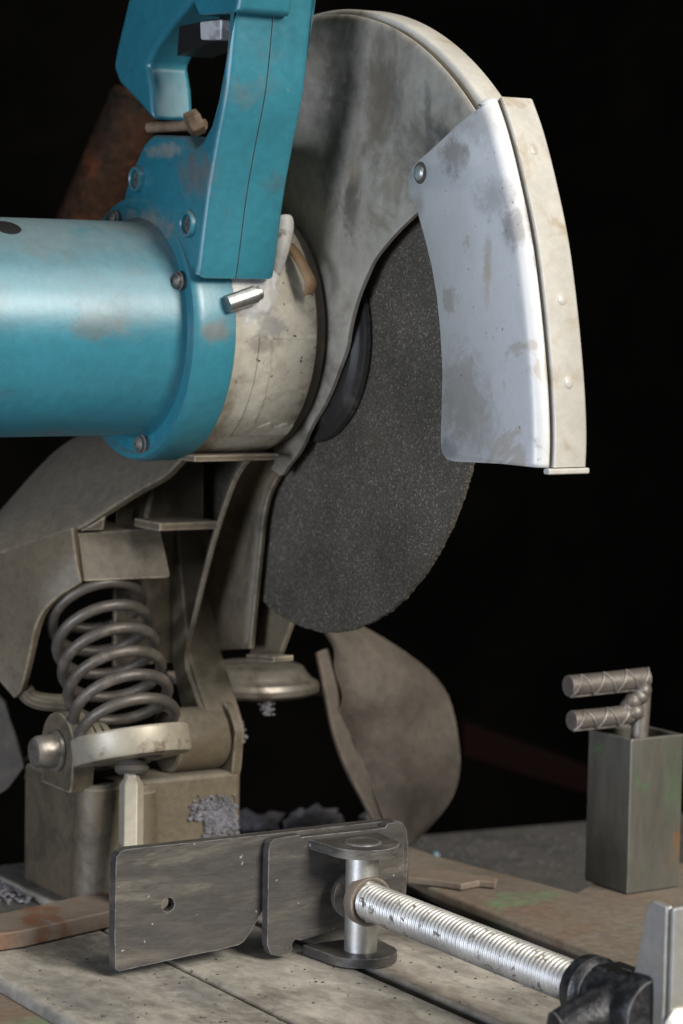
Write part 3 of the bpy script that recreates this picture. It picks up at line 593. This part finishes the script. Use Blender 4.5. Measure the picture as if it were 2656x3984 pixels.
# threaded screw
NY = at(1285, 2290, 'x', LXC).y-24
Y0, Y1 = PY-4, NY-40; pitch = 2.9; per = 7; n = int((Y0-Y1)/pitch*per); sg_ = 26; vs = []; fs = []
for i in range(n+1):
    y = Y0-(Y0-Y1)*i/n
    for k in range(sg_):
        a = 2*math.pi*k/sg_; ph = 2*math.pi*((Y0-y)/pitch)-a
        c_ = math.cos(ph); r = 8.3+.55*(c_ if c_ > 0 else -abs(c_)**.6*1.0)
        vs.append((LXC+r*math.cos(a), y, SZ+r*math.sin(a)))
for i in range(n):
    for k in range(sg_):
        q = (k+1) % sg_; fs.append([i*sg_+k, i*sg_+q, (i+1)*sg_+q, (i+1)*sg_+k])
scr = MB().add(vs, fs).build('vice_screw', SCREWM, saw, ang=80); scr['label'] = 'shiny coarse threaded vice screw with grime between the threads'
# black half-nut lever
hub = MB().lathe((LXC, NY+8, SZ), (0, -1, 0), [(0, 9), (0, 12.6), (1.5, 13.8), (8, 14.2), (10, 13), (11, 11.4), (34, 11.4), (35, 14.4), (37, 15.6), (45, 16), (47.5, 14.8), (48, 9)], 48).build('half_nut_lever', BLACK, saw, ang=30)
hub['label'] = 'black cast half-nut lever on the vice screw'
lv = [at(1270, 2290, 'y', NY-12), at(1300, 2262, 'y', NY-14), at(1440, 2225, 'y', NY-20), at(1440, 2290, 'y', NY-20), at(1300, 2350, 'y', NY-14), at(1266, 2350, 'y', NY-12)]
MB().tube([V((LXC-33, NY-16, SZ-8)), V((LXC-31, NY-16, SZ-7.5)), V((LXC-22, NY-18, SZ-5)), V((LXC-10, NY-20, SZ-3)), V((LXC+4, NY-20, SZ+2))], lambda t: 4.5+8.5*t**.7, 14).build('lever_arm', BLACK, hub)
MB().prism([(NY-4, SZ+7), (NY-4, SZ+11.5), (NY-8, SZ+13.6), (NY-32, SZ+13.6), (NY-32, SZ+7)], LXC-7, LXC+7).build('nut_block', BLACK, hub, bevel=3.0, seg=4)
# far bracket of the vice
BY = NY-46
bp_ = at(1530, 2084, 'y', BY)
sd = [(BY, bp_.z), (BY+9, bp_.z+.5), (BY+12, bp_.z-2), (BY+30, TZ+.5), (BY, TZ+.5)]
vb = MB().prism(sd, bp_.x, bp_.x+3).build('vice_bracket', BRACKET, saw, bevel=1.2, seg=3); vb['label'] = 'pale folded steel bracket at the end of the vice screw'
MB().prism([(bp_.x+1.5, TZ+.5), (bp_.x+1.5, bp_.z), (bp_.x+60, bp_.z+1.5), (bp_.x+60, TZ+.5)], BY-3, BY-.2, fxz).build('front_sheet', BRACKET, vb, bevel=1.0)
bl = at(1566, 2372, 'y', BY-3)
MB().lathe(bl, (0, -1, 0), [(0, 10.5), (1, 10.5), (2, 9.5), (4.5, 7), (5.5, 4), (5.8, 0)], 32).build('bolt', ZINC, vb)

# ================================================================== frame, post, loose things
CZ = TZ+10
fr_pts = [(p.x, p.y) for p in (at(x, y, 'z', CZ) for x, y in [(930, 1938), (1010, 1966), (1322, 2048), (1400, 2004), (1700, 1960), (2300, 2320), (1990, 2470), (1455, 2226), (985, 2040), (930, 2012)])]
frm = MB().prism(fr_pts, CZ-5, CZ, lambda u, v, w: (u, v, w)).build('steel_channel', BENCH, None, bevel=4, seg=4)
MB().prism([(a+(16 if i > 5 else 0), b) for i, (a, b) in enumerate(fr_pts)], TZ-23, CZ-5.2, lambda u, v, w: (u, v, w)).build('channel_web', BENCH, frm)
tag(frm, 'brown steel channel with worn green paint under the square tube', 'channel')
gl = [(p.x, p.y) for p in (at(x, y, 'z', TZ-6) for x, y in [(-60, 2215), (0, 2258), (175, 2370), (120, 2500), (-160, 2500)])]
g2 = MB().prism(gl, TZ-24, TZ-6, lambda u, v, w: (u, v, w)).build('steel_strip', BENCH, None, bevel=2, seg=3)
tag(g2, 'worn green and brown steel strip in the lower left corner beside the base', 'strip')
# rusty flat bar
fb = [(p.x, p.y) for p in (at(x, y, 'z', TZ+9) for x, y in [(-60, 2152), (56, 2136), (262, 2090), (300, 2080), (300, 2040), (180, 2058), (0, 2098), (-60, 2106)])]
o = MB().prism(fb, TZ+.6, TZ+9, lambda u, v, w: (u, v, w)).build('flat_bar', RUSTBAR, None, bevel=1.0)
tag(o, 'rusty flat steel bar lying on the base left of the vice jaw', 'bar')
# offcut
oc = [(p.x, p.y) for p in (at(x, y, 'z', CZ+4) for x, y in [(935, 1990), (1010, 1996), (1090, 2008), (1142, 2016), (1138, 2026), (1100, 2022), (1060, 2030), (1010, 2022), (935, 2014)])]
o = MB().prism(oc, CZ+.5, CZ+4, lambda u, v, w: (u, v, w)).build('steel_offcut', RUSTBAR, None, bevel=.8)
tag(o, 'thin broken steel offcut lying on the channel right of the vice', 'offcut')
# square tube
c0_, cl_, crr = at(1440, 2056, 'z', CZ), at(1344, 2036, 'z', CZ), at(1560, 2038, 'z', CZ)
ux = (crr-c0_); uy = (cl_-c0_); ux.z = uy.z = 0
uy = V((-ux.y, ux.x, 0)).normalized()*uy.length*1.32
ctr = c0_+ux/2+uy/2
PT = at(1445, 1697, 'x', c0_.x).z
def sq(k): return [ctr+(a*ux+b*uy)*k/2 for a, b in ((-1, -1), (1, -1), (1, 1), (-1, 1))]
ou, inn = sq(1.0), sq(.84)
z0, z1 = CZ+.3, PT
vs = [V((p.x, p.y, z)) for ring in (ou, inn) for z in (z0, z1) for p in ring]
fs = []
for i in range(4):
    j = (i+1) % 4
    fs += [[i, j, 4+j, 4+i], [8+j, 8+i, 12+i, 12+j], [4+i, 4+j, 12+j, 12+i], [j, i, 8+i, 8+j]]
post = MB().add(vs, fs).build('square_tube_post', POST, None, bevel=.9, seg=3)
tag(post, 'upright open square steel tube with worn green paint and rust stain', 'post')
# rebar handle standing in the tube
hk = thing('rebar_handle', 'welded ribbed steel bar handle with two prongs standing in the square tube', 'handle', (ctr.x, ctr.y, CZ))
DP = (at(1480, 1655, 'x', ctr.x)-CAM).dot(cf)
def bar(pts, r, name, parent):
    P = [atd(x, y, d) for x, y, d in pts]
    b_ = MB().tube(P, r, 18).build(name, REBAR, parent, ang=50, bevel=.5)
    ax_ = (P[-1]-P[0]); Ln = ax_.length; ax_.normalize(); e_ = (-cf-ax_*(-cf).dot(ax_)).normalized(); f_ = ax_.cross(e_)
    zz = []; k = 0; n = int(Ln/6)
    for i in range(n*6+1):
        t = i/(n*6); tri_ = abs((t*n/2 % 1)*2-1)*2-1
        th = tri_*1.15; zz.append(P[0]+ax_*(Ln*t)+(e_*math.cos(th)+f_*math.sin(th))*(r+.15))
    MB().tube(zz, .62, 6).build('rib', REBAR, b_)
    zz = [P[0]+ax_*(Ln*t/10)+(e_*math.cos(1.3)+f_*math.sin(1.3))*(r+.1) for t in range(11)]
    MB().tube(zz, .6, 6).build('rib', REBAR, b_)
    return b_
d0 = DP
shank = MB().tube([atd(1466, 1760, d0), atd(1468, 1690, d0), atd(1472, 1640, d0), atd(1476, 1575, d0)], 4.4, 16).build('shank', REBAR, hk)
bar([(1304, 1576, d0-22), (1390, 1568, d0-11), (1484, 1557, d0+1)], 5.4, 'upper_prong', hk)
bar([(1312, 1655, d0-20), (1370, 1650, d0-12), (1440, 1642, d0-3)], 5.0, 'lower_prong', hk)
w_ = MB()
for (x, y, r) in ((1452, 1612, 4.6), (1440, 1625, 4.2), (1458, 1635, 4.6), (1468, 1600, 4.4), (1446, 1648, 3.4), (1478, 1585, 4.2), (1432, 1640, 3.0)): w_.blob(atd(x, y, d0-4), r, 2, .08)
w_.build('weld', REBAR, hk, ang=80)
# rusty pipe behind the saw
pA, pB = atd(318, 222, 1470), atd(160, 590, 1500)
axp = (pB-pA).normalized()
pipe = MB().lathe(pA, axp, [(3, 0), (3, 11), (0, 12), (0, 14.5), (2, 16), ((pB-pA).length*1.6, 16.5)], 40).build('rusty_pipe', RUST, None, ang=40)
tag(pipe, 'rust brown pipe leaning behind the teal motor and handle', 'pipe')
# leather flap
Lc = [(742, 1452, 1398), (766, 1490, 1396), (768, 1540, 1394), (786, 1600, 1393), (778, 1645, 1396), (812, 1705, 1396), (850, 1800, 1394), (888, 1890, 1392), (940, 1935, 1392)]
Rc = [(832, 1438, 1420), (905, 1480, 1424), (985, 1540, 1430), (1030, 1600, 1434), (1050, 1680, 1436), (1056, 1765, 1436), (1040, 1830, 1434), (1002, 1882, 1430), (950, 1938, 1424)]
A = [atd(*e) for e in smooth(Lc, 3)]; B = [atd(*e) for e in smooth(Rc, 3)]
rows = []
for k in range(13):
    t = k/12
    rows.append([a.lerp(b, t)+(-cf)*(14*math.sin(math.pi*t**.8)*math.sin(math.pi*min(1, .12+i/len(A)))+2.2*math.sin(i*.7+5*t)+1.5*math.sin(9*t+i*.3)) for i, (a, b) in enumerate(zip(A, B))])
lf = MB().grid(rows).build('leather_flap', LEATHER, None, solid=3, bevel=1, ang=60)
tag(lf, 'stiff brown leather flap hanging behind the disc above the vice', 'flap')
L2 = [(722, 1500, 1392), (734, 1560, 1390), (745, 1620, 1388), (760, 1690, 1388), (790, 1770, 1388), (822, 1830, 1388), (850, 1885, 1388)]
R2 = [(748, 1490, 1400), (770, 1550, 1400), (782, 1610, 1400), (796, 1690, 1400), (835, 1770, 1400), (868, 1830, 1400), (892, 1885, 1400)]
A = [atd(*e) for e in smooth(L2, 3)]; B = [atd(*e) for e in smooth(R2, 3)]
MB().grid([[a.lerp(b, t) for a, b in zip(A, B)] for t in (0, .3, .6, 1)]).build('folded_edge', LEATHER, lf, solid=2.5, bevel=.8, ang=60)
# dark red beam far behind
bm_ = [atd(1060, 1660, 1900), atd(1420, 1790, 1900), atd(1420, 1850, 1900), atd(1060, 1740, 1900)]
o = MB().add(bm_+[p+cf*40 for p in bm_], [[0, 1, 2, 3], [7, 6, 5, 4]]+[[i, (i+1) % 4, (i+1) % 4+4, i+4] for i in range(4)]).build('red_beam', REDB, None, bevel=3)
tag(o, 'dark red beam barely seen in the dark behind the square tube', 'beam')
# swarf and chips
def chips(name, m, pts, label):
    b_ = MB()
    for (c, r) in pts: b_.blob(c, r, 1, .45, (random.uniform(.6, 1.4), random.uniform(.6, 1.4), random.uniform(.4, .9)))
    o_ = b_.build(name, m, None, flat=True); o_['kind'] = 'stuff'; o_['label'] = label; o_['category'] = 'swarf'; return o_
pts = []
for _ in range(900):
    x, y = random.uniform(-20, 265), random.gauss(2030, 22)
    if y < 1996 or y > 2078: continue
    p = at(x, y, 'z', TZ-2); pts.append((p, random.uniform(.5, 1.7)))
chips('metal_swarf', CHIPG, pts, 'grey metal swarf heaped on the base at the left')
pts = []
for _ in range(1500):
    x, y = random.gauss(498, 28), random.gauss(1882, 26)
    if 432 < x < 545 and 1825 < y < 1925 and not (x < 470 and y > 1885): pts.append((at(x, y, 'y', FY-1), random.uniform(.35, 1.1)))
for _ in range(120): pts.append((atd(random.gauss(612, 7), random.uniform(1580, 1642), 1368), random.uniform(.5, 1.2)))
for _ in range(40): pts.append((atd(random.gauss(548, 6), random.uniform(1650, 1705), 1372), random.uniform(.8, 1.8)))
chips('grey_fluff', CHIPG, pts, 'grey dust clumps stuck on the olive pivot block')
pts = []; pb_ = []
for _ in range(240):
    x, y = random.uniform(545, 860), random.gauss(1868, 20)
    p = at(x, y, 'z', TZ+1)
    if 1830 < y < 1905 and p.y < 156: (pb_ if random.random() < .22 else pts).append((p, random.choice((.4, .5, .6, .8, 1.0, 1.6))))
for _ in range(4): pb_.append((at(random.uniform(1000, 1050), random.gauss(1962, 5), 'z', TZ-20), random.uniform(.6, 1.2)))
for _ in range(26): pts.append((at(random.uniform(560, 860), random.uniform(1878, 1905), 'z', TZ-1), random.uniform(5, 9)))
chips('dust_heap', CHIPG, pts, 'grey dust heap behind the vice jaw')
chips('blue_chips', CHIPB, pb_, 'pale blue chips scattered in the dust behind the vice jaw')
pts = []
for _ in range(160):
    x, y = random.uniform(60, 1300), random.uniform(2150, 2350)
    p = at(x, y, 'z', TZ+.2)
    if -185 < p.x < -40 or -27 < p.x < 55: pts.append((p, random.uniform(.25, .8)))
chips('black_crumbs', GASKET, pts, 'tiny dark crumbs scattered over the dusty base plates')
